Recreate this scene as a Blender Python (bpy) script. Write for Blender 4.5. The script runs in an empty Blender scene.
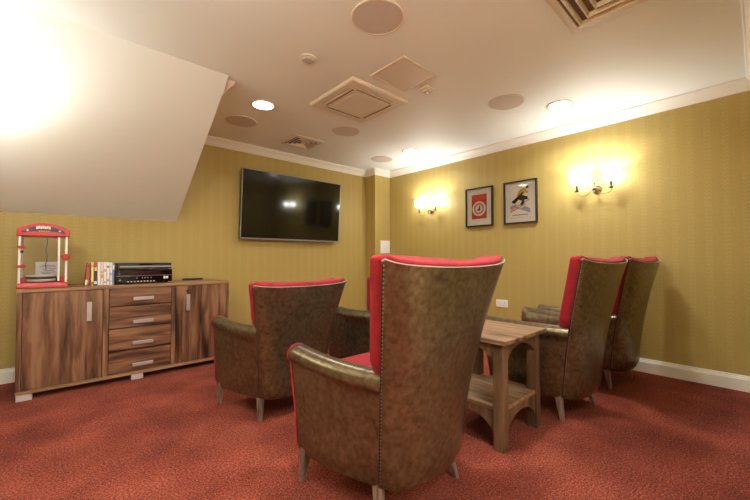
import bpy, math, random
from mathutils import Vector, Matrix
C = bpy.context.scene.collection
PI = math.pi
random.seed(4)

# ------------------------------------------------------------------ materials
def lin(r, g, b):
    f = lambda c: (c/255/12.92) if c/255 <= .04045 else ((c/255+.055)/1.055)**2.4
    return (f(r), f(g), f(b), 1)

class NT:
    def __init__(s, name):
        s.m = bpy.data.materials.new(name); s.m.use_nodes = True
        s.t = s.m.node_tree; s.t.nodes.clear()
        s.out = s.n('ShaderNodeOutputMaterial')
    def n(s, kind, **kw):
        nd = s.t.nodes.new(kind)
        for k, v in kw.items():
            if k.startswith('i_'):
                nd.inputs[k[2:].replace('_', ' ')].default_value = v
            else: setattr(nd, k, v)
        return nd
    def l(s, a, b): s.t.links.new(a, b)
    def math(s, op, a, b=None, c=None):
        nd = s.n('ShaderNodeMath', operation=op)
        for i, v in enumerate((a, b, c)):
            if v is None: continue
            if isinstance(v, (int, float)): nd.inputs[i].default_value = v
            else: s.l(v, nd.inputs[i])
        return nd.outputs[0]
    def mix(s, fac, a, b):
        nd = s.n('ShaderNodeMix', data_type='RGBA')
        for i, v in ((0, fac), (6, a), (7, b)):
            if isinstance(v, (int, float, tuple)): nd.inputs[i].default_value = v
            else: s.l(v, nd.inputs[i])
        return nd.outputs[2]
    def ramp(s, fac, stops):
        nd = s.n('ShaderNodeValToRGB'); cr = nd.color_ramp
        while len(cr.elements) < len(stops): cr.elements.new(.5)
        for e, (p, c) in zip(cr.elements, stops): e.position = p; e.color = c
        s.l(fac, nd.inputs[0]); return nd.outputs[0]
    def coords(s, scale=(1, 1, 1)):
        tc = s.n('ShaderNodeTexCoord'); mp = s.n('ShaderNodeMapping')
        mp.inputs['Scale'].default_value = scale
        s.l(tc.outputs['Object'], mp.inputs[0]); return mp.outputs[0]
    def noise(s, vec, scale, detail=4, rough=.5, dist=0.):
        nd = s.n('ShaderNodeTexNoise'); s.l(vec, nd.inputs['Vector'])
        nd.inputs['Scale'].default_value = scale; nd.inputs['Detail'].default_value = detail
        nd.inputs['Roughness'].default_value = rough; nd.inputs['Distortion'].default_value = dist
        return nd.outputs['Fac']
    def bump(s, h, strength, dist=.002):
        nd = s.n('ShaderNodeBump'); s.l(h, nd.inputs['Height'])
        nd.inputs['Strength'].default_value = strength; nd.inputs['Distance'].default_value = dist
        return nd.outputs[0]
    def bsdf(s, color, rough=.5, metal=0., normal=None, **kw):
        b = s.n('ShaderNodeBsdfPrincipled')
        for k, v in (('Base Color', color), ('Roughness', rough), ('Metallic', metal)):
            if isinstance(v, (int, float, tuple)): b.inputs[k].default_value = v
            else: s.l(v, b.inputs[k])
        if normal is not None: s.l(normal, b.inputs['Normal'])
        for k, v in kw.items(): b.inputs[k.replace('_', ' ')].default_value = v
        s.l(b.outputs[0], s.out.inputs[0]); return b

def plain(name, col, rough=.5, metal=0., **kw):
    t = NT(name); v = t.coords(); nz = t.noise(v, 60, 2)
    dk = tuple(c*.93 for c in col[:3])+(1,)
    t.bsdf(t.mix(nz, dk, col), rough, metal, **kw); return t.m

def leather(name, dark, light, rough=.29, metal=.78):
    t = NT(name); v = t.coords()
    big = t.noise(v, 11, 5, .6); mid = t.noise(v, 42, 3, .5, .3)
    f = t.math('ADD', t.math('MULTIPLY', big, .35), t.math('MULTIPLY', mid, .65))
    col = t.ramp(f, [(.28, dark), (.72, light)])
    fine = t.noise(v, 110, 3, .5)
    t.bsdf(col, rough, metal, t.bump(fine, .10, .0015)); return t.m

def velvet(name, a, b):
    t = NT(name); v = t.coords(); nz = t.noise(v, 420, 3); bg = t.noise(v, 14, 3)
    f = t.math('ADD', t.math('MULTIPLY', nz, .6), t.math('MULTIPLY', bg, .4))
    bs = t.bsdf(t.ramp(f, [(.35, a), (.65, b)]), .85, 0, t.bump(nz, .5, .002))
    bs.inputs['Sheen Weight'].default_value = .12; bs.inputs['Sheen Roughness'].default_value = .4
    bs.inputs['Sheen Tint'].default_value = (1, .25, .3, 1); return t.m

def wood(name, axis, cols, freq=9, rough=.4, contrast=(.36, .45, .53, .63), fine=90):
    sc = [1, 1, 1]; sc['xyz'.index(axis)] = .09
    t = NT(name)
    oi = t.n('ShaderNodeObjectInfo')
    tc = t.n('ShaderNodeTexCoord'); ad = t.n('ShaderNodeVectorMath', operation='ADD')
    cb = t.n('ShaderNodeCombineXYZ'); r = t.math('MULTIPLY', oi.outputs['Random'], 37.)
    for i in range(3): t.l(r, cb.inputs[i])
    t.l(tc.outputs['Object'], ad.inputs[0]); t.l(cb.outputs[0], ad.inputs[1])
    mp = t.n('ShaderNodeMapping'); mp.inputs['Scale'].default_value = sc; t.l(ad.outputs[0], mp.inputs[0])
    v = mp.outputs[0]
    a = t.noise(v, freq, 3, .5, .6); b = t.noise(v, fine, 4, .6)
    f = t.math('ADD', t.math('MULTIPLY', a, .82), t.math('MULTIPLY', b, .18))
    col = t.ramp(f, list(zip(contrast, cols)))
    t.bsdf(col, rough, 0, t.bump(b, .15, .001)); return t.m

def wallpaper(name):
    t = NT(name)
    tc = t.n('ShaderNodeTexCoord'); sp = t.n('ShaderNodeSeparateXYZ'); t.l(tc.outputs['Object'], sp.inputs[0])
    s = t.math('ADD', sp.outputs[0], sp.outputs[1]); z = sp.outputs[2]
    P = .106                                             # stripe repeat in metres
    ph = t.math('FRACT', t.math('DIVIDE', s, P))
    band = t.math('LESS_THAN', t.math('ABSOLUTE', t.math('SUBTRACT', ph, .5)), .2)
    # little wave motif inside each band
    w = t.math('MULTIPLY', t.math('SINE', t.math('MULTIPLY', s, 2*PI/.0265)), .9)
    wave = t.math('SINE', t.math('ADD', t.math('MULTIPLY', z, 2*PI/.032), t.math('MULTIPLY', w, 1.6)))
    wv = t.math('MULTIPLY', t.math('GREATER_THAN', wave, .1), band)
    nz = t.noise(t.coords((1, 1, .25)), 120, 3)
    c0 = t.mix(nz, lin(169, 145, 78), lin(183, 159, 90))
    c1 = t.mix(t.math('MULTIPLY', wv, .12), c0, lin(214, 192, 134))
    edge = t.math('LESS_THAN', t.math('ABSOLUTE', t.math('SUBTRACT', t.math('ABSOLUTE', t.math('SUBTRACT', ph, .5)), .225)), .02)
    c2 = t.mix(t.math('MULTIPLY', edge, .05), c1, lin(150, 124, 62))
    rg = t.math('SUBTRACT', .56, t.math('MULTIPLY', wv, .12))
    t.bsdf(c2, rg, .0, t.bump(t.math('ADD', wv, t.math('MULTIPLY', nz, .4)), .12, .0015)); return t.m

def carpet(name):
    t = NT(name); v = t.coords(); a = t.noise(v, 250, 4, .7); b = t.noise(v, 3.0, 3); c = t.noise(v, 105, 3, .6)
    f = t.math('ADD', t.math('MULTIPLY', a, .5), t.math('ADD', t.math('MULTIPLY', c, .35), t.math('MULTIPLY', b, .15)))
    col = t.ramp(f, [(.40, lin(58, 14, 7)), (.5, lin(128, 50, 33)), (.60, lin(202, 106, 80))])
    bs = t.bsdf(col, .95, 0, t.bump(f, 1.0, .012)); bs.inputs['Sheen Weight'].default_value = .04; bs.inputs['Specular IOR Level'].default_value = .15; return t.m

def paint(name, col, rough=.6):
    t = NT(name); v = t.coords(); nz = t.noise(v, 220, 3); b = t.noise(v, 1.5, 2)
    dk = tuple(c*.97 for c in col[:3])+(1,)
    t.bsdf(t.mix(b, dk, col), rough, 0, t.bump(nz, .06, .001)); return t.m

def emit(name, col, strength, transp=0.):
    t = NT(name); e = t.n('ShaderNodeEmission'); e.inputs[0].default_value = col; e.inputs[1].default_value = strength
    if transp:
        tr = t.n('ShaderNodeBsdfTransparent'); mx = t.n('ShaderNodeMixShader'); mx.inputs[0].default_value = transp
        t.l(e.outputs[0], mx.inputs[1]); t.l(tr.outputs[0], mx.inputs[2]); t.l(mx.outputs[0], t.out.inputs[0])
    else: t.l(e.outputs[0], t.out.inputs[0])
    return t.m

def clear(name, tint=(1, 1, 1, 1), base=.05):
    t = NT(name); tr = t.n('ShaderNodeBsdfTransparent'); tr.inputs[0].default_value = tint
    gl = t.n('ShaderNodeBsdfGlossy'); gl.inputs['Roughness'].default_value = .03
    fr = t.n('ShaderNodeFresnel'); fr.inputs[0].default_value = 1.45
    mx = t.n('ShaderNodeMixShader'); t.l(t.math('MULTIPLY', fr.outputs[0], .9), mx.inputs[0])
    t.l(tr.outputs[0], mx.inputs[1]); t.l(gl.outputs[0], mx.inputs[2]); t.l(mx.outputs[0], t.out.inputs[0]); return t.m

M = dict(
    wall=wallpaper('gold_wallpaper'), carpet=carpet('rust_carpet'),
    ceil=paint('ceiling_paint', lin(238, 240, 238)), trim=paint('white_gloss', lin(238, 232, 222), .4),
    hall=paint('hall_paint', lin(222, 208, 180)),
    leather=leather('bronze_leather', lin(82, 68, 49), lin(140, 124, 97)),
    velvet=velvet('red_velvet', lin(104, 0, 14), lin(166, 4, 26)),
    pip_white=plain('silver_piping', lin(178, 168, 162), .35), pip_red=plain('red_piping', lin(170, 22, 34), .6),
    stud=plain('nail_metal', lin(150, 142, 130), .35, .9), darkstrip=plain('dark_strip', lin(38, 28, 20), .6),
    chairleg=wood('limed_leg', 'z', [lin(84, 66, 56), lin(120, 100, 88), lin(134, 114, 100), lin(150, 130, 116)], 20, .5),
    wal_v=wood('walnut_vertical', 'z', [lin(50, 29, 19), lin(94, 61, 43), lin(120, 83, 60), lin(148, 108, 80)], 20, .34),
    wal_h=wood('walnut_horizontal', 'x', [lin(50, 29, 19), lin(94, 61, 43), lin(120, 83, 60), lin(148, 108, 80)], 20, .34),
    wal_top=wood('walnut_edge', 'x', [lin(112, 76, 50), lin(138, 100, 70), lin(150, 112, 80), lin(165, 126, 92)], 16, .4),
    oak_x=wood('oak_long', 'y', [lin(78, 56, 40), lin(122, 90, 62), lin(138, 104, 74), lin(160, 126, 94)], 22, .45),
    oak_z=wood('oak_upright', 'z', [lin(62, 44, 30), lin(90, 64, 44), lin(102, 74, 52), lin(120, 92, 66)], 20, .45),
    steel=plain('brushed_steel', lin(200, 196, 196), .32, .7), foot=plain('silver_foot', lin(205, 198, 198), .4, .2),
    black=plain('black_plastic', lin(18, 18, 19), .35), blackgloss=plain('black_gloss', lin(8, 8, 9), .12),
    screen=plain('screen_glass', lin(9, 9, 9), .09, 0, Specular_IOR_Level=.6), silver=plain('silver_plastic', lin(150, 148, 150), .35, .5),
    dkred=plain('display_red', lin(46, 8, 10), .2), white=plain('white_plastic', lin(236, 232, 226), .45),
    red=plain('red_plastic', lin(178, 5, 13), .3), navy=plain('navy_band', lin(62, 40, 72), .5), yellow=plain('yellow_print', lin(232, 190, 60), .6),
    card=plain('white_card', lin(225, 220, 225), .7), greyprint=plain('grey_print', lin(120, 115, 130), .7),
    cream=plain('cream_print', lin(230, 205, 150), .6), orange=plain('orange_print', lin(190, 78, 48), .6), darkbrown=plain('brown_print', lin(64, 48, 44), .6),
    blueprint=plain('blue_print', lin(120, 145, 185), .6), pink=plain('pink_print', lin(225, 160, 160), .7), skyblue=plain('sky_print', lin(160, 176, 205), .7),
    poster=plain('poster_red', lin(216, 72, 44), .7), mat_board=plain('mat_board', lin(246, 242, 236), .8), frame=plain('black_frame', lin(22, 17, 16), .35),
    figure=plain('dark_figure', lin(70, 22, 26), .7), teal=plain('dark_teal', lin(34, 50, 58), .7), ochre=plain('ochre_print', lin(214, 160, 60), .7),
    brass=plain('antique_metal', lin(150, 128, 98), .28, .9), candle=plain('candle_sleeve', lin(96, 78, 60), .5),
    bead=plain('crystal_bead', lin(150, 140, 130), .1, .3), glass=clear('clear_glass'), acrylic=clear('clear_acrylic', (.97, .97, .97, 1)),
    spk=plain('speaker_mesh', lin(206, 194, 186), .7), acgrey=plain('filter_grey', lin(212, 206, 194), .7), offwhite=plain('off_white', lin(228, 216, 200), .5),
    slot=plain('recess_shade', lin(112, 92, 70), .8), hatch=plain('hatch_white', lin(226, 214, 200), .32), dark=plain('recess_shade_dark', lin(70, 56, 44), .9),  # slot and dark: shade of recesses put into a flat colour
    louvre=plain('louvre', lin(232, 218, 198), .5), cable=plain('black_cable', lin(40, 36, 30), .5),
    shade=emit('lit_glass_shade', (1, .96, .88, 1), 4.5, .35), bulb=emit('lit_bulb', (1, .82, .6, 1), 30), lamp=emit('lit_downlight', (1, .93, .82, 1), 14),
    led=emit('red_led', (1, .9, .8, 1), 1.5),
)

# ------------------------------------------------------------------ mesh helpers
class MB:
    def __init__(s): s.v = []; s.f = []; s.mi = []; s.cur = 0
    def add(s, vs, fs):
        o = len(s.v); s.v += [tuple(v) for v in vs]; s.f += [tuple(i+o for i in f) for f in fs]; s.mi += [s.cur]*len(fs); return s
    def box(s, x0, x1, y0, y1, z0, z1, mat=None):
        vs = [(x, y, z) for x in (x0, x1) for y in (y0, y1) for z in (z0, z1)]
        if mat is not None: vs = [tuple(mat @ Vector(v)) for v in vs]
        return s.add(vs, [(0, 1, 3, 2), (4, 6, 7, 5), (0, 4, 5, 1), (2, 3, 7, 6), (0, 2, 6, 4), (1, 5, 7, 3)])
    def loft(s, rings, closed=True, cap0=True, cap1=True, wrap=False):
        n = len(rings[0]); vs = [p for r in rings for p in r]; fs = []
        m = len(rings)
        for i in range(m if wrap else m-1):
            a = i*n; b = ((i+1) % m)*n
            for j in range(n if closed else n-1):
                k = (j+1) % n; fs.append((a+j, a+k, b+k, b+j))
        if cap0 and not wrap: fs.append(tuple(reversed(range(n))))
        if cap1 and not wrap: fs.append(tuple(range((m-1)*n, m*n)))
        return s.add(vs, fs)
    def cyl(s, p0, p1, r0, r1=None, n=20):
        r1 = r0 if r1 is None else r1; p0 = Vector(p0); p1 = Vector(p1); d = (p1-p0).normalized()
        a = d.orthogonal().normalized(); b = d.cross(a)
        ring = lambda p, r: [p+(a*math.cos(t*2*PI/n)+b*math.sin(t*2*PI/n))*r for t in range(n)]
        return s.loft([ring(p0, r0), ring(p1, r1)])
    def tube(s, path, r, n=8, wrap=False):
        P = [Vector(p) for p in path]; rings = []; m = len(P); up = None
        for i, p in enumerate(P):
            d = (P[(i+1) % m]-P[i-1]) if wrap else (P[min(i+1, m-1)]-P[max(i-1, 0)])
            d.normalize()
            a = d.orthogonal().normalized() if up is None else (up-d*up.dot(d)).normalized()
            up = a; b = d.cross(a)
            rings.append([p+(a*math.cos(t*2*PI/n)+b*math.sin(t*2*PI/n))*r for t in range(n)])
        return s.loft(rings, wrap=wrap)
    def lathe(s, prof, c=(0, 0, 0), n=28, cap0=True, cap1=True):
        return s.loft([[(c[0]+r*math.cos(t*2*PI/n), c[1]+r*math.sin(t*2*PI/n), c[2]+z) for t in range(n)] for r, z in prof], cap0=cap0, cap1=cap1)
    def ball(s, c, r, n=8, m=5, sc=(1, 1, 1)):
        rings = []
        for i in range(1, m):
            a = PI*i/m
            rings.append([(c[0]+sc[0]*r*math.sin(a)*math.cos(t*2*PI/n), c[1]+sc[1]*r*math.sin(a)*math.sin(t*2*PI/n), c[2]-sc[2]*r*math.cos(a)) for t in range(n)])
        return s.loft(rings)
    def prism(s, pts, d):                                 # polygon of 3-D points pushed along vector d
        d = Vector(d); n = len(pts); P = [Vector(p) for p in pts]
        return s.loft([P, [p+d for p in P]])
    def build(s, name, mat, parent=None, bevel=0, sub=0, angle=40, loc=None, segs=2):
        me = bpy.data.meshes.new(name); me.from_pydata(s.v, [], s.f)
        for m in (mat if isinstance(mat, (list, tuple)) else [mat]): me.materials.append(M[m])
        me.polygons.foreach_set('material_index', s.mi); me.update()
        import bmesh
        bm = bmesh.new(); bm.from_mesh(me); bmesh.ops.recalc_face_normals(bm, faces=bm.faces); bm.to_mesh(me); bm.free()
        me.shade_smooth(); me.set_sharp_from_angle(angle=math.radians(angle))
        o = bpy.data.objects.new(name, me); C.objects.link(o)
        if parent is not None: o.parent = parent
        if loc is not None: o.location = loc
        if bevel:
            b = o.modifiers.new('bevel', 'BEVEL'); b.width = bevel; b.segments = segs; b.limit_method = 'ANGLE'; b.angle_limit = math.radians(35)
        if sub:
            b = o.modifiers.new('sub', 'SUBSURF'); b.levels = sub; b.render_levels = sub
        return o

def thing(name, label, cat, loc=(0, 0, 0), rz=0, group=None, rx=0):
    o = bpy.data.objects.new(name, None); C.objects.link(o); o.empty_display_size = .1
    o.location = loc; o.rotation_euler = (rx, 0, rz); return tag(o, label, cat, group)
def tag(o, label, cat, group=None, kind=None):
    o['label'] = label; o['category'] = cat
    if group: o['group'] = group
    if kind: o['kind'] = kind
    return o
def struct(mb, name, mat, label=None, **kw):
    o = mb.build(name, mat, **kw); o['kind'] = 'structure'
    o['label'] = label or name.replace('_', ' '); o['category'] = name.split('_')[0]; return o
def dup(root, loc, rz, label):
    r = root.copy(); C.objects.link(r); r.location = loc; r.rotation_euler = (0, 0, rz); r['label'] = label
    for ch in list(root.children):
        c = ch.copy(); C.objects.link(c); c.parent = r
        for g in list(ch.children):
            d = g.copy(); C.objects.link(d); d.parent = c
    return r

# ------------------------------------------------------------------ room shell (metres; camera stands at x=0, y=0)
XR, YB, ZC = 3.915, 4.176, 2.395
XL, YF, YH, XD = -.66, -.03, -1.7, 1.6          # left wall, front wall face, end of the entry hall, jamb of the entry
XP, YP = 3.594, 3.957                           # corner pier
XS, YS, ZS = .93, 2.655, 1.412                  # sloping ceiling: end, top line, foot on the back wall
struct(MB().box(XL-.1, XR+.1, YH-.1, YB+.1, -.08, 0), 'floor', 'carpet', 'rust red carpet floor')
struct(MB().box(XL-.1, XR+.1, YH-.1, YB+.1, ZC, ZC+.08), 'ceiling', 'ceil', 'flat cream ceiling')
struct(MB().box(XL-.1, XR+.1, YB, YB+.1, 0, ZC), 'wall_back', 'wall', 'gold papered wall with the television')
struct(MB().box(XR, XR+.1, YH-.1, YB, 0, ZC), 'wall_right', 'wall', 'gold papered wall with the two pictures')
struct(MB().box(XL-.1, XL, YH-.1, YB, 0, ZC), 'wall_left', 'wall', 'gold papered wall beside the sideboard')
struct(MB().box(XD, XR, YF-.1, YF, 0, ZC), 'wall_front', 'wall', 'gold papered wall behind the right armchairs')
struct(MB().box(XD, XD+.1, YH, YF-.1, 0, ZC), 'wall_entry', 'hall', 'side wall of the entry')
struct(MB().box(XL, XD+.1, YH-.1, YH, 0, ZC), 'wall_entry_end', 'hall', 'end wall of the entry')
struct(MB().box(XP, XR, YP, YB, 0, ZC), 'wall_corner_pier', 'wall', 'papered pier in the far corner')
b = MB(); b.prism([(XL, YS, ZC), (XL, YB, ZS), (XL, YB, ZC)], (XS-XL, 0, 0))
sl = struct(b, 'ceiling_slope', ['ceil', 'wall'], 'sloping cream ceiling above the sideboard')
for p in sl.data.polygons:
    if p.normal.x > .9: p.material_index = 1

def sweep(path, prof, name, label, start_shift=None):
    P = [Vector((x, y)) for x, y in path]; rings = []
    for i, p in enumerate(P):
        nrm = []
        for a, c in ((i-1, i), (i, i+1)):
            if a >= 0 and c < len(P):
                d = (P[c]-P[a]).normalized(); nrm.append(Vector((d.y, -d.x)))
        m = nrm[0] if len(nrm) == 1 else (nrm[0]+nrm[1])/(1+nrm[0].dot(nrm[1]))
        r = []
        for o, z in prof:
            q = p+m*o
            if i == 0 and start_shift: q = q+Vector((0, start_shift(z)))
            r.append((q.x, q.y, z))
        rings.append(r)
    return struct(MB().loft(rings), name, 'trim', label, angle=25)
cor = [(0, -.088), (.010, -.088), (.013, -.078), (.020, -.072), (.026, -.058), (.038, -.042), (.054, -.030), (.060, -.022), (.066, -.020), (.072, -.012), (.072, 0), (0, 0)]
sweep([(XS, YS), (XS, YB), (XP, YB), (XP, YP), (XR, YP), (XR, YF), (XD, YF)], [(o, ZC+z) for o, z in cor], 'trim_1',
      'white moulded cornice along the tops of the walls', lambda z: (ZC-z)*(YB-YS)/(ZC-ZS)+.06)
bb = [(0, 0), (.018, 0), (.018, .088), (.014, .094), (.014, .100), (.009, .106), (.007, .118), (0, .12)]
sweep([(XL, YH), (XL, YB), (XP, YB), (XP, YP), (XR, YP), (XR, YF), (XD, YF), (XD, YH)], bb, 'baseboard_room', 'white moulded baseboard along the foot of the walls')

# ------------------------------------------------------------------ armchairs
ZB = .14
def tt(z): return max(0., (z-ZB)/.882)
def bx(z): return .243+.147*tt(z)**1.5          # half width of the back at the seam
def by(z): return -.186-.176*tt(z)**1.45
def bd(z): return .118-.045*tt(z)                # how far the back bows out behind the seam
def backpt(z, u, off=0.):                       # u -1..1 across the leather back, off = inwards
    a = u*PI/2
    return ((bx(z)-off)*math.sin(a), by(z)-(bd(z)-off)*max(0., math.cos(a))**.85, z)

def make_chair(high, label, group):
    H, sag = (1.022, .037) if high else (.866, .022)
    root = thing('armchair', label, 'armchair', group=group)
    NU, NVv = 24, 18
    us = [-1+2*i/NU for i in range(NU+1)]
    ztop = lambda u: H-sag*(1-abs(u)**2.2)-.012*max(0, abs(u)-.93)/.07
    # leather back: outer skin and inner skin
    g = MB(); rings = []
    for j in range(NVv+1):
        v = j/NVv; r = []
        for u in us:
            z = ZB+v*(ztop(u)-ZB); tuck = .02*max(0, 1-v/.05)**2
            x, y, _ = backpt(z, u, tuck); r.append((x, y, z))
        for u in reversed(us):
            z = ZB+v*(ztop(u)-ZB); x, y, _ = backpt(z, u*.985, .024); r.append((x, y, z))
        rings.append(r)
    back = g.loft(rings).build('back_panel', 'leather', root, angle=50); back['label'] = 'bronze leather outer back'
    # pale piping over the top edge, studs down both seams
    p = [Vector(backpt(ztop(u), u))+Vector((0, 0, .002)) for u in us]
    MB().tube(p, .0021, 6).build('piping', 'pip_white', back)['label'] = 'pale silver piping on the top edge'
    for sgn in (-1, 1):
        s = MB(); zz = [ZB+.015+i*(H-.02-ZB-.015)/60 for i in range(61)]
        path = [Vector((sgn*(bx(z)+.001), by(z)-.006, z)) for z in zz]
        s.tube(path, .0036, 5); s.cur = 1
        k = 0; z = ZB+.03
        while z < H-.01:
            s.ball((sgn*(bx(z)+.001), by(z)-.011, z), .0034, 6, 4); z += .0145
        s.build('nail_trim', ['darkstrip', 'stud'], back)['label'] = 'dark seam with metal nail heads'
    # red upholstered back: closed cross-sections
    g = MB(); rings = []; levels = [.40+(1-.40)*i/16 for i in range(17)]
    def section(f, inset=0., lift=0.):
        r = []
        def zf(u): return .38+f*(ztop(u)+lift-.38)
        def P(x, y, u): r.append((x, y, zf(u)))
        zz = zf(1)
        X, Y = bx(zz)-.045*min(1, max(0, (.625-zz)/.07)), by(zz); W = .060+.016*(1-f)
        e = inset
        side = [(X-.016+.0, Y-.012+e), (X-e, Y+.004+e*.6), (X+.002-e, Y+.03), (X-.002-e, Y+.058), (X-.018-e*.5, Y+W-e), (X-.045, Y+W+.008-e), (X-.075+e*.4, Y+W-.004-e)]
        for x, y in side: P(-x, y, -1)
        for i in range(1, 14):                         # inner face, bowed
            u = -1+2*i/14; xi = (X-.082)*u/.86 if abs(u) < .86 else (X-.082)*math.copysign(1, u)
            zc = zf(u); yi = by(zc)-bd(zc)*max(0, math.cos(u*PI/2))**.9*.82+.085-e*.8+.018*(1-abs(u))
            P(xi, yi, u)
        for x, y in reversed(side): P(x, y, 1)
        for i in range(1, 20):                         # behind, just inside the leather
            u = 1-2*i/20; zc = zf(u); x, y, _ = backpt(zc, u*.985, .022); P(x, y+e, u)
        return r
    for i in range(13): rings.append(section(i/12))
    for inset, lift in ((.0, .006), (.004, .013), (.010, .018), (.018, .021), (.028, .022)): rings.append(section(1, inset, lift))
    br = g.loft(rings).build('backrest', 'velvet', root, angle=70); br['label'] = 'red velvet inside of the winged back'
    # arms
    for sgn in (-1, 1):
        g = MB(); rings = []; NS = 16
        for i in range(NS+1):
            s = i/NS
            rise = .602+.012*s*s-.008*math.sin(s*PI)
            def base(z):                                # outer wall position at height z
                f = (z-ZB)/(.55-ZB)
                x0 = bx(z); y0 = by(z)-.004
                x1 = .342-.001*f; y1 = .245+.068*f**1.5
                bow = .022*math.sin(PI*s)*(1-.5*f)
                return x0+(x1-x0)*s+bow, y0+(y1-y0)*s
            R = .048; zc = rise-R; r = []
            for k in range(9):                          # outer wall up
                z = ZB+(zc-.02-ZB)*k/8; x, y = base(z)
                x -= .018*max(0, 1-k/1.2)**2
                r.append((x, y, z))
            xo, yo = base(zc)
            for k in range(11):                         # roll
                a = -.35+(PI+.5)*k/10
                r.append((xo-R+.006*s+.002+(R+.004)*math.cos(a), yo, zc+R*math.sin(a)))
            for k in range(5):
                z = zc-.02-(zc-.02-.34)*k/4; r.append((xo-2*R-.002, yo if k < 3 else base(z)[1], z))
            r.append((base(.15)[0]-.07, base(.15)[1], ZB+.002))
            rings.append([(sgn*x, y, z) for x, y, z in r])
        # domed front
        last = rings[-1]; cx = sum(p[0] for p in last)/len(last); cz = sum(p[2] for p in last)/len(last)
        front = list(last)
        for f, dy in ((.94, .010), (.8, .015)):
            rings.append([(cx+(x-cx)*f, y+dy, cz+(z-cz)*(1-(1-f)*.5)) for x, y, z in last])
        arm = g.loft(rings).build('arm', 'leather', root, angle=60)
        MB().tube([(x+sgn*.002 if k < 14 else x, y+.003, z) for k, (x, y, z) in enumerate(front)][:22], .0024, 6).build('piping', 'pip_red', arm)['label'] = 'red piping round the arm front'
    # seat base
    def outline(z, off):
        pts = []
        for i in range(7):
            s = 1-i/6; x0, y0 = bx(ZB), by(ZB); x1, y1 = .342, .245
            pts.append((-(x0+(x1-x0)*s+.022*math.sin(PI*s)-off), y0+(y1-y0)*s-(off if i == 0 else 0), z))
        for i in range(1, 12):
            u = -1+2*i/12; x, y, _ = backpt(ZB, u, off); pts.append((x, y, z))
        for i in range(7):
            s = i/6; x0, y0 = bx(ZB), by(ZB); x1, y1 = .342, .245
            pts.append(((x0+(x1-x0)*s+.022*math.sin(PI*s)-off), y0+(y1-y0)*s-(off if i == 6 else 0), z))
        return pts
    MB().loft([outline(ZB-.012, .05), outline(ZB-.002, .028), outline(.24, .026), outline(.36, .03)]).build('seat_base', 'leather', root, angle=50)
    # cushion
    g = MB(); rings = []
    for z, k in ((.345, .02), (.35, .008), (.365, 0), (.47, 0), (.498, .006), (.511, .022), (.517, .06)):
        yb, yf = -.2+k, .285-k; wb, wf = .215-k, .262-k; r = []
        for i in range(40):
            a = 2*PI*i/40; c, s = math.cos(a), math.sin(a)
            sx = math.copysign(abs(c)**.35, c); sy = math.copysign(abs(s)**.35, s)
            y = (yb+yf)/2+sy*(yf-yb)/2; w = wb+(wf-wb)*(y-yb)/(yf-yb); r.append((sx*w, y, z))
        rings.append(r)
    MB.loft(g, rings).build('seat_cushion', 'velvet', root, angle=60)['label'] = 'red velvet seat cushion'
    # legs
    for x, y, dx, dy in ((-.312, .225, .0, .03), (.312, .225, .0, .03), (-.215, -.155, -.018, -.03), (.215, -.155, .018, -.05)):
        sq = lambda cx, cy, h, z: [(cx-h, cy-h, z), (cx+h, cy-h, z), (cx+h, cy+h, z), (cx-h, cy+h, z)]
        MB().loft([sq(x+dx, y+dy, .0115, 0), sq(x+dx*.4, y+dy*.4, .0165, .09), sq(x, y, .021, .17)]).build('leg', 'chairleg', root, bevel=.003)
    return root

GH, GL = 'high backed armchairs along the near row', 'lower armchairs in the front row'
ch = make_chair(True, 'tall bronze leather armchair with red velvet lining, nearest, its back filling the foreground', GH)
ch.location = (1.157, 1.175, 0)
dup(ch, (2.60, 1.024, 0), math.radians(-2.5), 'tall bronze and red armchair standing just right of the small wooden table')
dup(ch, (3.445, .975, 0), math.radians(-2.5), 'tall bronze and red armchair standing closest to the right wall, beyond another')
cl = make_chair(False, 'lower bronze and red armchair standing in front of the sideboard', GL)
cl.location = (1.174, 2.317, 0); cl.rotation_euler.z = math.radians(3)
dup(cl, (2.11, 2.29, 0), 0, 'lower bronze and red armchair mostly hidden behind the nearest tall armchair')

# ------------------------------------------------------------------ side table
TX0, TX1, TY0, TY1, TH = 1.705, 2.225, .885, 1.385, .592
t = thing('side_table', 'small wooden side table with arched aprons and a lower shelf between armchairs', 'table', ((TX0+TX1)/2, (TY0+TY1)/2, 0))
hx, hy = (TX1-TX0)/2, (TY1-TY0)/2
MB().box(-hx, hx, -hy, hy, TH-.026, TH).build('tabletop', 'oak_x', t, bevel=.004)
lx, ly, LW = hx-.03, hy-.03, .058
for sx in (-1, 1):
    for sy in (-1, 1):
        a, c = sx*lx, sy*ly
        MB().box(min(a, a-sx*LW), max(a, a-sx*LW), min(c, c-sy*LW), max(c, c-sy*LW), 0, TH-.026).build('leg', 'oak_z', t, bevel=.003)
def apron(along, c, half, ztop, zend, zmid, th=.02):
    pts = [(-half, ztop), (half, ztop)]; n = 14
    for i in range(n+1):
        u = 1-2*i/n; z = zend+(zmid-zend)*(1-abs(u)**2.6)
        pts.append((half*u, z))
    if along == 'x': P = [(u, c-th/2, z) for u, z in pts]; d = (0, th, 0)
    else: P = [(c-th/2, u, z) for u, z in pts]; d = (th, 0, 0)
    return MB().prism(P, d)
for zt, ze, zm, nm in ((TH-.026, .46, .535, 'apron'), (.205, .085, .165, 'shelf_apron')):
    for s in (-1, 1):
        apron('x', s*(ly-.018), lx-LW+.004, zt, ze, zm).build(nm, 'oak_z', t)
        apron('y', s*(lx-.018), ly-LW+.004, zt, ze, zm).build(nm, 'oak_z', t)
MB().box(-lx+.006, lx-.006, -ly+.006, ly-.006, .205, .226).build('shelf', 'oak_x', t, bevel=.003)

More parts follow.
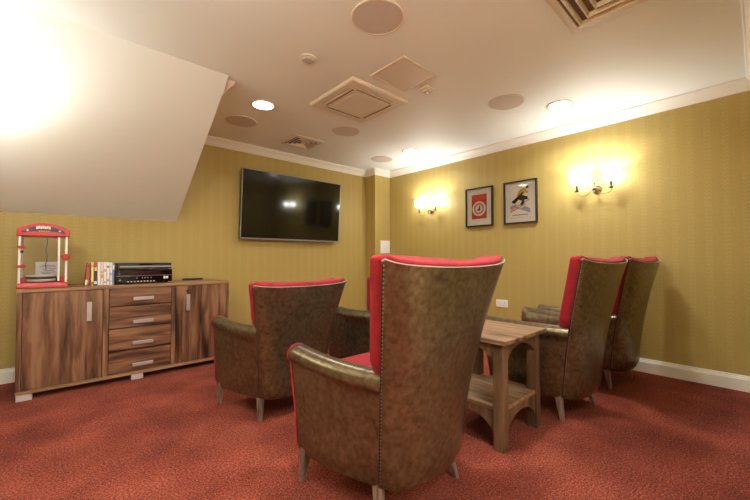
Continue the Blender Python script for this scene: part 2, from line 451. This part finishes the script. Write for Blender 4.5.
# ------------------------------------------------------------------ sideboard
SX0, SX1, SY0, SY1, SH = -.213, 1.266, 3.56, 4.03, .80
t = thing('sideboard', 'long walnut sideboard with two doors and four drawers against the back wall', 'sideboard', (0, 0, 0))
for x0, x1, y0, z0, nm in ((SX0, SX0+.028, SY0, .07, 'side_panel'), (SX1-.028, SX1, SY0, .07, 'side_panel'), (.276, .312, SY0+.002, .07, 'divider'), (.762, .795, SY0+.002, .07, 'divider')):
    MB().box(x0, x1, y0, SY1, z0, SH-.025).build(nm, 'wal_v', t, bevel=.0015)
MB().box(SX0, SX1, SY0, SY1, .045, .07).build('bottom_panel', 'wal_top', t, bevel=.0015)
MB().box(SX0-.004, SX1+.004, SY0-.006, SY1, SH-.025, SH).build('top_panel', 'wal_top', t, bevel=.002)
MB().box(SX0+.028, SX1-.028, SY1-.012, SY1-.004, .07, SH-.025).build('back_panel', 'wal_v', t)
def bar(parent, x0, x1, z0, z1):
    g = MB().box(x0, x1, SY0-.028, SY0-.020, z0, z1)
    if x1-x0 > z1-z0: g.box(x0+.01, x0+.02, SY0-.021, SY0+.003, z0+.006, z1-.006); g.box(x1-.02, x1-.01, SY0-.021, SY0+.003, z0+.006, z1-.006)
    else: g.box(x0+.006, x1-.006, SY0-.021, SY0+.003, z0+.01, z0+.02); g.box(x0+.006, x1-.006, SY0-.021, SY0+.003, z1-.02, z1-.01)
    g.build('handle', 'steel', parent, bevel=.002)['label'] = 'silver bar handle'
d = MB().box(-.182, .272, SY0, SY0+.02, .073, .772).build('door', 'wal_v', t, bevel=.0015); bar(d, .172, .204, .532, .682)
d = MB().box(.798, 1.236, SY0, SY0+.02, .073, .772).build('door', 'wal_v', t, bevel=.0015); bar(d, .876, .908, .545, .692)
MB().cyl((.892, SY0-.008, .722), (.892, SY0+.004, .722), .011, n=14).box(.888, .896, SY0-.012, SY0-.004, .700, .735).build('lock', 'black', d)['label'] = 'small dark key in the lock'
for z0, z1, hz in ((.630, .772, .684), (.447, .621, .491), (.262, .438, .313), (.073, .253, .131)):
    d = MB().box(.316, .759, SY0, SY0+.02, z0, z1).build('drawer', 'wal_h', t, bevel=.0015); bar(d, .474, .622, hz-.014, hz+.015)
for x in (SX0+.005, .47, SX1-.09):
    MB().box(x, x+.085, SY0+.004, SY0+.09, 0, .046).build('foot', 'foot', t, bevel=.002)['label'] = 'silver block foot'
for x in (SX0+.005, SX1-.12):
    MB().box(x, x+.11, SY1-.1, SY1-.01, 0, .046).build('foot', 'foot', t, bevel=.002)['label'] = 'silver block foot'

# ------------------------------------------------------------------ popcorn machine
t = thing('popcorn_machine', 'red topped clear sided tabletop popcorn machine at the end of the sideboard', 'popcorn machine', (-.080, 3.735, SH))
W, D = .137, .125
g = MB(); g.loft([[(-W*k, -D*k, z), (W*k, -D*k, z), (W*k, D*k, z), (-W*k, D*k, z)] for z, k in ((0, 1.03), (.022, 1.03), (.034, .99), (.044, .97))])
g.build('base', 'red', t, bevel=.004)
n = 16; top = [(W*1.06*(1-2*i/n), 438e-3+.047*(1-abs(1-2*i/n)**2.1)) for i in range(n+1)]
MB().prism([(x, -D*1.08, z) for x, z in [(-W*1.06, .388), (W*1.06, .388)]+top], (0, 2.16*D, 0)).build('canopy', 'red', t, bevel=.005)
cn = [o for o in t.children if o.name.startswith('canopy')][0]
sg = [(W*.86*(1-2*i/n), .425+.040*(1-abs(1-2*i/n)**2.2)) for i in range(n+1)]; sl_ = [(-W*.86+2*W*.86*i/n, .410+.018*(1-abs(1-2*i/n)**2.2)) for i in range(n+1)]
MB().prism([(x, -D*1.08-.0015, z) for x, z in sl_+sg], (0, .002, 0)).build('sign_band', 'navy', cn)['label'] = 'dark curved band on the sign'
for i in range(7):
    x = -.038+i*.0115; z = .446+.006*(1-(x/.06)**2)+(.003 if i % 2 else 0)
    MB().box(x-.0048, x+.0048, -D*1.08-.003, -D*1.08-.001, z-.009, z+.010).build('sign_mark', 'white', cn)['label'] = 'white block on the sign'
for sx in (-1, 1):
    MB().prism([(sx*(.088)+.009*math.cos(a*PI/5+PI/2)*(1 if a % 2 == 0 else .45), -D*1.08-.003, .430+.009*math.sin(a*PI/5+PI/2)*(1 if a % 2 == 0 else .45)) for a in range(10)], (0, .002, 0)).build('star', 'white', cn)['label'] = 'white star'
g = MB()
for i in range(5): g.box(-.028+i*.0125, -.020+i*.0125, -D*1.08-.003, -D*1.08-.001, .424, .430)
g.build('sign_mark', 'yellow', cn)['label'] = 'row of small yellow marks on the sign'
for sx in (-1, 1):
    for sy in (-1, 1):
        MB().box(sx*W*.93-.007, sx*W*.93+.007, sy*D*.93-.007, sy*D*.93+.007, .04, .39).build('post', 'white', t, bevel=.002)
    MB().box(sx*W*.93-.0015, sx*W*.93+.0015, -D*.9, D*.9, .05, .388).build('side_window', 'acrylic', t)
    MB().box(sx*W*.80-.018, sx*W*.80+.018, -D*.9-.01, -D*.9+.012, .044, .082).build('corner_block', 'red', t, bevel=.003)
MB().box(-W*.9, W*.9, D*.92, D*.92+.002, .05, .388).build('back_window', 'acrylic', t)
dr = MB().box(-W*.86, W*.62, -D*1.0-.002, -D*1.0, .05, .384).build('door', 'acrylic', t)
MB().box(W*.58, W*.66, -D*1.0-.005, -D*1.0+.003, .05, .384).build('edge_strip', 'white', dr)
for z in (.305, .165):
    MB().box(-W*.93-.012, -W*.93+.016, -D-.012, -D+.006, z-.009, z+.009).cyl((-W*.93+.022, -D-.012, z), (-W*.93+.022, -D+.002, z), .012, n=16).build('hinge', 'red', t, bevel=.002)
MB().box(-W*.93+.004, -W*.93+.02, -D-.008, -D+.004, .262, .280).build('latch', 'black', t, bevel=.002)
MB().cyl((W*.9, -D-.004, .232), (W*.9, -D-.03, .232), .026, .022, 22).build('knob', 'red', t, bevel=.003)
MB().lathe([(.070, 0), (.086, .008), (.088, .044), (.084, .052), (.076, .054)], (-.015, -.02, .044), 32).build('kettle_tray', 'white', t)
MB().lathe([(.0880, 0), (.0892, .002), (.0892, .018), (.0880, .02)], (-.015, -.02, .066), 32).build('tray_band', 'black', t)
MB().cyl((.088, -.04, .044), (.088, -.04, .075), .018, n=18).build('switch', 'black', t, bevel=.002)
MB().tube([(.012+.004*math.sin(i*.9), .085, .388-.018*i) for i in range(15)], .0028, 6).build('cord', 'cable', t)
mt = Matrix.Rotation(math.radians(-14), 4, 'X')
c = MB().box(-.068, .068, -.001, .001, 0, .15).build('instruction_card', 'card'); c.location = (-.062, 3.822, SH+.0455); c.rotation_euler = (math.radians(-5), 0, 0)
tag(c, 'white instruction card with grey print propped inside the popcorn machine', 'card')
g = MB()
for x0, x1, z in ((-.035, .045, .12), (-.045, .05, .108), (-.03, -.0, .09), (.005, .05, .092), (-.02, .04, .08), (-.035, .05, .066), (-.03, .02, .056), (-.045, .045, .046)):
    g.box(x0, x1, -.0022, -.0005, z, z+.0045)
g.build('print', 'greyprint', c)['label'] = 'grey printed lines'

# ------------------------------------------------------------------ disc cases
cases = [  # x, width, height, lean, body, label, bands
    (.163, .013, .186, 5.0, 'orange', 'rust orange disc case with a pale foot, leaning at the row end', [('white', .01, .05), ('darkbrown', .155, .17)]),
    (.194, .014, .190, 0, 'cream', 'cream and orange spined disc case next to the leaning one', [('orange', .008, .03), ('ochre', .15, .17)]),
    (.210, .016, .188, 0, 'darkbrown', 'dark brown disc case with red top band', [('poster', .155, .185), ('cream', .12, .15), ('white', .012, .035)]),
    (.2275, .014, .191, 0, 'white', 'plain white disc case against the dark brown one', [('silver', .012, .016)]),
    (.243, .014, .190, 0, 'card', 'white disc case with ochre mark low on its spine', [('ochre', .06, .09), ('pink', .1, .12)]),
    (.2585, .014, .191, 0, 'white', 'white disc case with pink mark at mid spine', [('pink', .11, .135), ('poster', .02, .03)]),
    (.274, .014, .190, 0, 'white', 'white disc case with grey emblem near its top', [('greyprint', .145, .16), ('silver', .03, .05)]),
    (.2895, .014, .188, 0, 'card', 'white disc case with thin grey lines, next to the blue one', [('greyprint', .03, .034), ('silver', .15, .155), ('skyblue', .08, .1)]),
    (.304, .011, .184, 0, 'blueprint', 'slim pale blue disc case at the end beside the receiver', [('white', .13, .165), ('ochre', .012, .02)]),
]
for x, w, h, lean, body, lab, bands in cases:
    w *= 1.25
    t = thing('disc_case', lab, 'disc case', (.162+(x-.163)*1.27, 3.665, SH), 0, 'disc cases on the sideboard')
    t.rotation_euler = (0, math.radians(lean), 0)
    MB().box(0, w, 0, .135, 0, h).build('case', body, t, bevel=.0015)
    for m, z0, z1 in bands: MB().box(.0012, w-.0012, -.0006, .001, z0, z1).build('spine_print', m, t)

# ------------------------------------------------------------------ receiver, disc player, remote
t = thing('receiver', 'wide black audio video receiver on the sideboard, beneath the slim disc player', 'receiver', (.572, 3.655, SH))
MB().box(-.2125, .2125, 0, .30, .012, .125).build('case', 'black', t, bevel=.003)
for x in (-.17, .17):
    for y in (.04, .26): MB().cyl((x, y, 0), (x, y, .013), .018, n=16).build('foot', 'black', t)
MB().box(-.21, .21, -.006, .001, .014, .123).build('front_panel', 'blackgloss', t, bevel=.002)
MB().box(-.115, .12, -.0075, -.005, .082, .112).build('display', 'dkred', t)
MB().box(-.21, .21, -.0075, -.005, .070, .0725).build('trim_line', 'silver', t)
MB().cyl((-.185, -.018, .097), (-.185, -.005, .097), .011, n=20).build('knob', 'black', t)
g = MB()
for x in (-.06, -.02, .0, .02, .045): g.cyl((x, -.011, .052), (x, -.005, .052), .005, n=12)
g.build('button', 'silver', t)
MB().cyl((-.18, -.010, .036), (-.18, -.005, .036), .0075, n=14).build('jack', 'silver', t)
g = MB()
for i in range(9): g.box(-.13+i*.024, -.118+i*.024, -.009, -.005, .018, .026)
g.build('button', 'louvre', t)
g = MB(); g.box(.142, .158, -.008, -.005, .040, .062).box(.163, .178, -.008, -.005, .040, .062)
g.build('sticker', 'white', t)['label'] = 'two small white emblem blocks'
t = thing('disc_player', 'slim black disc player with a silver strip, stacked on the receiver', 'disc player', (.580, 3.665, SH+.125))
MB().box(-.205, .2, 0, .25, .006, .058).build('case', 'black', t, bevel=.002)
for x in (-.17, .17):
    for y in (.04, .21): MB().cyl((x, y, 0), (x, y, .007), .014, n=14).build('foot', 'black', t)
MB().box(-.19, .2, -.003, .001, .020, .033).build('silver_strip', 'silver', t)
MB().box(-.05, .05, -.003, .001, .038, .050).build('disc_tray', 'blackgloss', t)
t = thing('remote_control', 'black remote control lying on the sideboard near its end', 'remote control', (1.03, 3.93, SH), math.radians(4))
MB().box(-.095, .095, -.022, .022, 0, .02).build('body', 'black', t, bevel=.006)
g = MB()
for i in range(8):
    for j in range(3): g.box(-.08+i*.019, -.068+i*.019, -.015+j*.011, -.008+j*.011, .0195, .0215)
g.build('button', 'silver', t)

# ------------------------------------------------------------------ television
TW, THH = 1.428, .832
t = thing('television', 'large wall mounted flat television with dark screen and thin silver surround', 'television', (2.287, 4.098, 1.254), 0, None, math.radians(4.0))
MB().box(-TW/2, TW/2, -.006, .028, 0, THH).build('casing', 'black', t, bevel=.004)
f = MB(); e = .011
f.box(-TW/2, TW/2, -.013, -.004, 0, e*1.6); f.box(-TW/2, TW/2, -.013, -.004, THH-e*.7, THH)
f.box(-TW/2, -TW/2+e, -.013, -.004, 0, THH); f.box(TW/2-e, TW/2, -.013, -.004, 0, THH)
f.build('bezel', 'silver', t)['label'] = 'thin silver surround'
MB().box(-TW/2+e, TW/2-e, -.0085, -.005, e*1.6, THH-e*.7).build('screen', 'screen', t)
MB().box(-.035, .035, -.015, -.004, -.006, .006).build('sensor_tab', 'silver', t, bevel=.002)
MB().box(-.25, .25, .028, .045, .25, .6).build('wall_mount', 'black', t)

# ------------------------------------------------------------------ pictures on the right wall
def framed(y0, y1, z0, z1, name, label):
    w, h = y1-y0, z1-z0
    t = thing(name, label, 'picture', (XR, (y0+y1)/2, (z0+z1)/2), -PI/2)    # local x runs towards -Y (right in the photo), local -y into the room
    # after the turn: local +x -> world -y ; local +y -> world +x
    F, dp = .017, .032
    g = MB(); g.box(-w/2, w/2, -dp, 0, h/2-F, h/2); g.box(-w/2, w/2, -dp, 0, -h/2, -h/2+F)
    g.box(-w/2, -w/2+F, -dp, 0, -h/2+F, h/2-F); g.box(w/2-F, w/2, -dp, 0, -h/2+F, h/2-F)
    g.build('frame', 'frame', t, bevel=.0015)
    MB().box(-w/2+F, w/2-F, -.014, -.004, -h/2+F, h/2-F).build('mat_board', 'mat_board', t)
    MB().box(-w/2+F, w/2-F, -.026, -.024, -h/2+F, h/2-F).build('glass', 'glass', t)
    return t, w, h
def flat(parent, name, mat, pts, y, th=.0008):
    return MB().prism([(x, y, z) for x, z in pts], (0, th, 0)).build(name, mat, parent)
def disc(parent, name, mat, cx, cz, r, y, ri=0, n=40):
    g = MB(); ring = lambda rr, yy: [(cx+rr*math.cos(2*PI*i/n), yy, cz+rr*math.sin(2*PI*i/n)) for i in range(n)]
    if ri: g.loft([ring(r, y), ring(r, y+.0006), ring(ri, y+.0006), ring(ri, y)], wrap=True)
    else: g.loft([ring(r, y), ring(r, y+.0006)])
    return g.build(name, mat, parent)
t, w, h = framed(2.164, 2.540, 1.418, 1.908, 'framed_print', 'black framed orange print with pale concentric rings, the smaller picture')
pr = flat(t, 'print', 'poster', [(-.105, -.148), (.105, -.148), (.105, .158), (-.105, .158)], -.0152)
disc(pr, 'ring', 'mat_board', -.002, -.02, .092, -.0162, .070); disc(pr, 'ring', 'pink', -.002, -.02, .062, -.0162, .048); disc(pr, 'ring', 'mat_board', -.002, -.02, .046, -.0162)
flat(pr, 'motif', 'figure', [(-.022, -.045), (.006, -.045), (.022, -.036), (.012, -.024), (.016, .002), (.006, .014), (-.004, .004), (.0, -.014), (-.018, -.024)], -.0172)
t, w, h = framed(1.634, 2.020, 1.417, 1.908, 'framed_print', 'black framed skiing poster with white border, hung closer to the sconce')
pr = flat(t, 'print', 'mat_board', [(-.125, -.175), (.125, -.175), (.125, .178), (-.125, .178)], -.0152)
flat(pr, 'border_line', 'pink', [(-.131, -.181), (.131, -.181), (.131, -.178), (-.131, -.178)], -.0156)
flat(pr, 'motif', 'skyblue', [(-.118, -.04), (-.05, -.02), (.0, -.075), (.06, -.05), (.115, -.085), (.115, -.13), (-.118, -.13)], -.0158)
flat(pr, 'motif', 'mat_board', [(-.118, -.075), (-.06, -.06), (.115, -.13), (-.118, -.13)], -.0164)
flat(pr, 'motif', 'pink', [(-.11, -.094), (.10, .012), (.115, .03), (.105, .03), (-.11, -.078)], -.0170)
flat(pr, 'motif', 'poster', [(-.115, -.112), (.06, -.036), (.07, -.024), (-.115, -.1)], -.0170)
flat(pr, 'motif', 'teal', [(-.035, .065), (.005, .085), (.085, .055), (.092, .025), (.05, .02), (.05, -.02), (.02, -.045), (.0, -.03), (.022, .012), (-.02, .03)], -.0176)
flat(pr, 'motif', 'ochre', [(-.03, .1), (.0, .14), (.04, .155), (.075, .14), (.065, .11), (.035, .085), (.0, .085), (-.035, .062), (-.07, .01), (-.1, .012), (-.085, -.005), (-.055, -.01), (-.035, .03)], -.0182)
disc(pr, 'motif', 'figure', .082, .162, .016, -.0182, n=16)
flat(pr, 'motif', 'yellow', [(.02, .12), (.075, .09), (.098, .098), (.095, .11), (.045, .14)], -.0188)
flat(pr, 'motif', 'greyprint', [(-.09, -.15), (.09, -.15), (.09, -.142), (-.09, -.142)], -.0160)

# ------------------------------------------------------------------ switch and socket
t = thing('switch_panel', 'white square switch panel on the far corner pier', 'switch', (3.80, YP, 1.10))
MB().box(-.10, .10, -.014, 0, 0, .20).build('plate', 'white', t, bevel=.003)
for x in (-.048, .0, .048): MB().box(x-.016, x+.016, -.018, -.013, .07, .13).build('rocker', 'white', t, bevel=.001)
t = thing('wall_socket', 'white double socket low on the right wall behind the table', 'socket', (XR, 2.065, .484), -PI/2)
MB().box(-.073, .073, -.012, 0, -.043, .043).build('plate', 'white', t, bevel=.003)
for x in (-.036, .036):
    g = MB().box(x-.003, x+.003, -.0125, -.011, .004, .014).box(x-.016, x-.009, -.0125, -.011, -.012, -.008).box(x+.009, x+.016, -.0125, -.011, -.012, -.008); g.build('pin_holes', 'dark', t)
    MB().box(x-.006, x+.006, -.0145, -.011, .02, .032).build('rocker', 'white', t, bevel=.001)

# ------------------------------------------------------------------ wall sconces
def sconce(loc, rz, label, watts):
    t = thing('wall_sconce', label, 'wall light', loc, rz, 'two arm wall sconces')     # local -y = into the room
    MB().cyl((0, 0, 0), (0, -.012, 0), .042, .038, 24).cyl((0, -.012, 0), (0, -.02, 0), .026, .018, 24).build('back_plate', 'brass', t)
    MB().ball((0, -.085, 0), .018, 12, 8).cyl((0, -.018, 0), (0, -.085, 0), .008, n=12).build('hub', 'brass', t)
    MB().cyl((0, -.085, .015), (0, -.085, .045), .005, n=10).ball((0, -.085, .052), .010, 10, 7, (1, 1, 1.3)).build('finial', 'brass', t)
    MB().lathe([(.002, -.055), (.008, -.045), (.011, -.036), (.006, -.024), (.004, -.016)], (0, -.085, 0), 12).build('drop', 'bead', t)
    for s in (-1, 1):
        A = s*.145
        arm = MB().tube([(s*.01, -.085, -.012), (s*.07, -.098, -.016), (A, -.11, -.018), (A+s*.025, -.113, -.018)], .0038, 8)
        pts = [(s*.02, -.088, -.012)]+[(s*(.088-.058*math.cos(a)), -.1, -.022-.042*math.sin(a)) for a in [PI*i/10 for i in range(11)]]
        arm.tube(pts, .0036, 8).build('arm', 'brass', t)
        MB().lathe([(.006, -.022), (.008, -.015), (.019, -.010), (.021, -.007), (.012, -.006)], (A, -.11, 0), 20).build('drip_pan', 'brass', t)
        MB().cyl((A, -.11, -.008), (A, -.11, .056), .0095, n=14).build('candle_sleeve', 'candle', t)
        MB().ball((A, -.11, .084), .016, 12, 8, (1, 1, 1.6)).build('bulb', 'bulb', t)['label'] = 'lit bulb'
        sh = MB().lathe([(.020, .044), (.038, .050), (.054, .068), (.061, .092), (.064, .118), (.071, .150)], (A, -.11, 0), 28, cap0=False, cap1=False).build('glass_shade', 'shade', t)
        sh['label'] = 'glowing glass shade'
        for k in range(8): MB().ball((A+.072*math.cos(k*PI/4+.3), -.11+.072*math.sin(k*PI/4+.3), .152), .0066, 8, 6).build('bead', 'bead', sh)
        for k in range(4): MB().ball((A+.063*math.cos(k*PI/2), -.11+.063*math.sin(k*PI/2), .090), .006, 8, 6).build('bead', 'bead', sh)
        la = bpy.data.lights.new('sconce_light', 'POINT'); la.energy = watts; la.color = (.95, 1, .97); la.shadow_soft_size = .02
        lo = bpy.data.objects.new('sconce_light', la); C.objects.link(lo); lo.parent = t; lo.location = (A, -.11, .118)
SW = 7.5
sconce((XR, 1.062, 1.695), -PI/2, 'two arm sconce with glowing shades right of the skiing poster', SW)
sconce((XR, 3.107, 1.692), -PI/2, 'two arm sconce with glowing shades in the corner left of the pictures', SW)
sconce((XL, 2.98, 1.60), PI/2, 'two arm sconce on the left wall under the sloping ceiling', SW*1.5)
sconce((XL, .75, 1.70), PI/2, 'added unseen two arm sconce on the left wall near the entry', SW*5)  # out-of-frame sconce added as uplight fill for the near ceiling
sconce((.5, YH, 1.70), PI, 'added unseen two arm sconce on the end wall of the entry', SW*7)  # unseen sconce, added to brighten the ceiling around the camera

# ------------------------------------------------------------------ ceiling fittings
def downlight(x, y, label, watts, hall=False):
    t = thing('downlight', label, 'downlight', (x, y, ZC), 0, 'round ceiling downlights')
    g = MB(); n = 36; ring = lambda r, z: [(r*math.cos(2*PI*i/n), r*math.sin(2*PI*i/n), z) for i in range(n)]
    g.loft([ring(.112, 0), ring(.110, -.006), ring(.100, -.009), ring(.088, -.005), ring(.086, 0)], wrap=True); g.build('trim_ring', 'offwhite', t)
    MB().loft([ring(.087, -.0035), ring(.087, 0)]).build('lamp', 'lamp', t)['label'] = 'lit white lamp face'
    la = bpy.data.lights.new('downlight_light', 'AREA'); la.shape = 'DISK'; la.size = .16; la.energy = watts; la.color = (.93, 1, 1); la.spread = math.radians(150)
    lo = bpy.data.objects.new('downlight_light', la); C.objects.link(lo); lo.parent = t; lo.location = (0, 0, -.012)
DW = 5
downlight(1.34, 2.964, 'lit round downlight just in front of the sloping ceiling end', DW*.8)
downlight(3.31, 1.18, 'lit round downlight near the cornice above the right sconce', DW*1.7)
downlight(3.32, 2.98, 'lit round downlight nearest the far corner', DW)
downlight(1.33, 1.0, 'lit round downlight above the nearest armchair', DW*2.6)
downlight(.35, -.75, 'added unseen lit round downlight in the entry', DW*2.5)  # added behind the camera to light the nearest armchair's back
downlight(-.2, 1.2, 'added unseen lit round downlight over the open floor on the left', DW*.6)  # unseen fill downlight, added over the left floor

def speaker(x, y, label):
    t = thing('ceiling_speaker', label, 'ceiling speaker', (x, y, ZC), 0, 'round ceiling speakers')
    g = MB(); n = 44; ring = lambda r, z: [(r*math.cos(2*PI*i/n), r*math.sin(2*PI*i/n), z) for i in range(n)]
    g.loft([ring(.152, 0), ring(.150, -.006), ring(.143, -.007), ring(.141, 0)], wrap=True); g.build('rim', 'offwhite', t)
    MB().loft([ring(.142, 0), ring(.142, -.0045), ring(.08, -.0055)]).build('mesh_cover', 'spk', t)['label'] = 'grey perforated cover'
speaker(1.33, 1.44, 'grey round ceiling speaker nearest the camera, at the top of the photo')
speaker(2.90, 1.475, 'grey round ceiling speaker beside the downlight above the pictures')
speaker(2.28, 2.974, 'grey round ceiling speaker between the air conditioner and the louvred vent')
speaker(3.297, 3.485, 'grey round ceiling speaker nearest the far corner')
speaker(1.333, 3.46, 'grey round ceiling speaker above the television end, behind a downlight')

t = thing('smoke_detector', 'small round white smoke detector on the ceiling', 'smoke detector', (1.25, 2.055, ZC))
MB().lathe([(.055, 0), (.055, -.006), (.050, -.010)], n=28).build('base', 'offwhite', t)
MB().lathe([(.040, -.009), (.040, -.017), (.034, -.021), (.015, -.022)], n=28).build('sensor_head', 'spk', t)

t = thing('motion_sensor', 'small square ceiling sensor beside the access panel', 'sensor', (2.19, 1.79, ZC))
MB().box(-.045, .045, -.045, .045, -.012, 0).build('base', 'offwhite', t, bevel=.003)
MB().box(-.03, .03, -.034, .02, -.034, -.011).build('housing', 'spk', t, bevel=.004)
MB().ball((.0, -.012, -.036), .013, 12, 8).build('lens', 'white', t)

# air conditioning cassette
t = thing('air_conditioner', 'square white air conditioning cassette in the ceiling', 'air conditioner', (1.935, 2.345, ZC))
h = .31
g = MB(); sqr = lambda a, z: [(-a, -a, z), (a, -a, z), (a, a, z), (-a, a, z)]
g.loft([sqr(h, 0), sqr(h, -.012), sqr(h-.012, -.024), sqr(h-.06, -.028)]); g.build('panel', 'offwhite', t, bevel=.002)
for k in range(4):
    R = Matrix.Rotation(k*PI/2, 4, 'Z')
    sl2 = MB().box(-.19, .19, -.248, -.205, -.0295, -.026, R).build('air_slot', 'slot', t); sl2['label'] = 'dark air slot'
    MB().box(-.19, .19, -.244, -.222, -.034, -.0285, R @ Matrix.Translation((0, 0, 0))).build('flap', 'offwhite', sl2, bevel=.001)
gr = MB().box(-.165, .165, -.165, .165, -.031, -.026).build('filter_grille', 'acgrey', t, bevel=.002); gr['label'] = 'grey filter grille'
g = MB()
for i in range(15): y = -.15+i*.0214; g.box(-.155, .155, y-.002, y+.002, -.0335, -.0305)
g.build('slats', 'offwhite', gr)

t = thing('access_panel', 'square white access panel in the ceiling beside the air conditioner', 'access panel', (1.90, 1.77, ZC))
a = .188
g = MB(); g.box(-a, a, -a*.93, -a*.93+.02, -.008, 0); g.box(-a, a, a*.93-.02, a*.93, -.008, 0); g.box(-a, -a+.02, -a*.93+.02, a*.93-.02, -.008, 0); g.box(a-.02, a, -a*.93+.02, a*.93-.02, -.008, 0)
g.build('frame', 'offwhite', t, bevel=.002)
MB().box(-a+.024, a-.024, -a*.93+.024, a*.93-.024, -.006, 0).build('door', 'hatch', t, bevel=.001)

def diffuser(x, y, a, label, rings=4, back='slot'):
    t = thing('ceiling_vent', label, 'vent', (x, y, ZC), 0, 'square louvred ceiling vents')
    sq = lambda r, z: [(-r, -r, z), (r, -r, z), (r, r, z), (-r, r, z)]
    MB().loft([sq(a, 0), sq(a, -.006), sq(a-.006, -.010), sq(a*.86, -.010), sq(a*.85, -.002), sq(a*.85, 0)], wrap=True).build('frame', 'offwhite', t)
    MB().box(-a*.87, a*.87, -a*.87, a*.87, -.003, 0).build('shade_backing', back, t)['label'] = 'flat backing behind the louvres with the recess shade painted in'  # no real recess here: its shade is the colour of this flat sheet
    w = a*.85/rings
    for i in range(rings):
        ro = a*.85-(i+.35)*w; q = min(.010, w*.16); dz = min(.024, a*.085)
        MB().loft([sq(ro, -dz), sq(ro-q*.7, -dz), sq(ro-q*.7-min(.012, w*.2), -.004), sq(ro-q*.5, -.003)], wrap=True).build('louvre', 'louvre', t)
diffuser(2.0, .44, .30, 'large square louvred ceiling vent at the top edge of the photo', 5)
diffuser(2.125, 3.61, .185, 'small square louvred ceiling vent above the television', 4, 'dark')

# ------------------------------------------------------------------ camera, world, view
cam = bpy.data.cameras.new('camera'); co = bpy.data.objects.new('camera', cam); C.objects.link(co)
f_px, yaw, pit, roll = 349.0465, .8335438, .0241828, -.0009493
cam.sensor_width = 36; cam.lens = f_px/750*36; cam.clip_start = .02
fw = Vector((math.cos(yaw)*math.cos(pit), math.sin(yaw)*math.cos(pit), math.sin(pit)))
r = Vector((math.sin(yaw), -math.cos(yaw), 0)); u = r.cross(fw)
r2 = r*math.cos(roll)+u*math.sin(roll); u2 = -r*math.sin(roll)+u*math.cos(roll)
mw = Matrix((r2, u2, -fw)).transposed().to_4x4(); mw.translation = (0, 0, 1.02); co.matrix_world = mw
sc = bpy.context.scene; sc.camera = co
w = bpy.data.worlds.new('world'); sc.world = w; w.use_nodes = True
w.node_tree.nodes['Background'].inputs[0].default_value = (1, .85, .7, 1); w.node_tree.nodes['Background'].inputs[1].default_value = .02
sc.view_settings.view_transform = 'Standard'; sc.view_settings.look = 'None'; sc.view_settings.gamma = 1; sc.view_settings.exposure = 0.66
sc.cycles.use_denoising = True; sc.cycles.max_bounces = 10; sc.cycles.diffuse_bounces = 6; sc.cycles.sample_clamp_indirect = 6
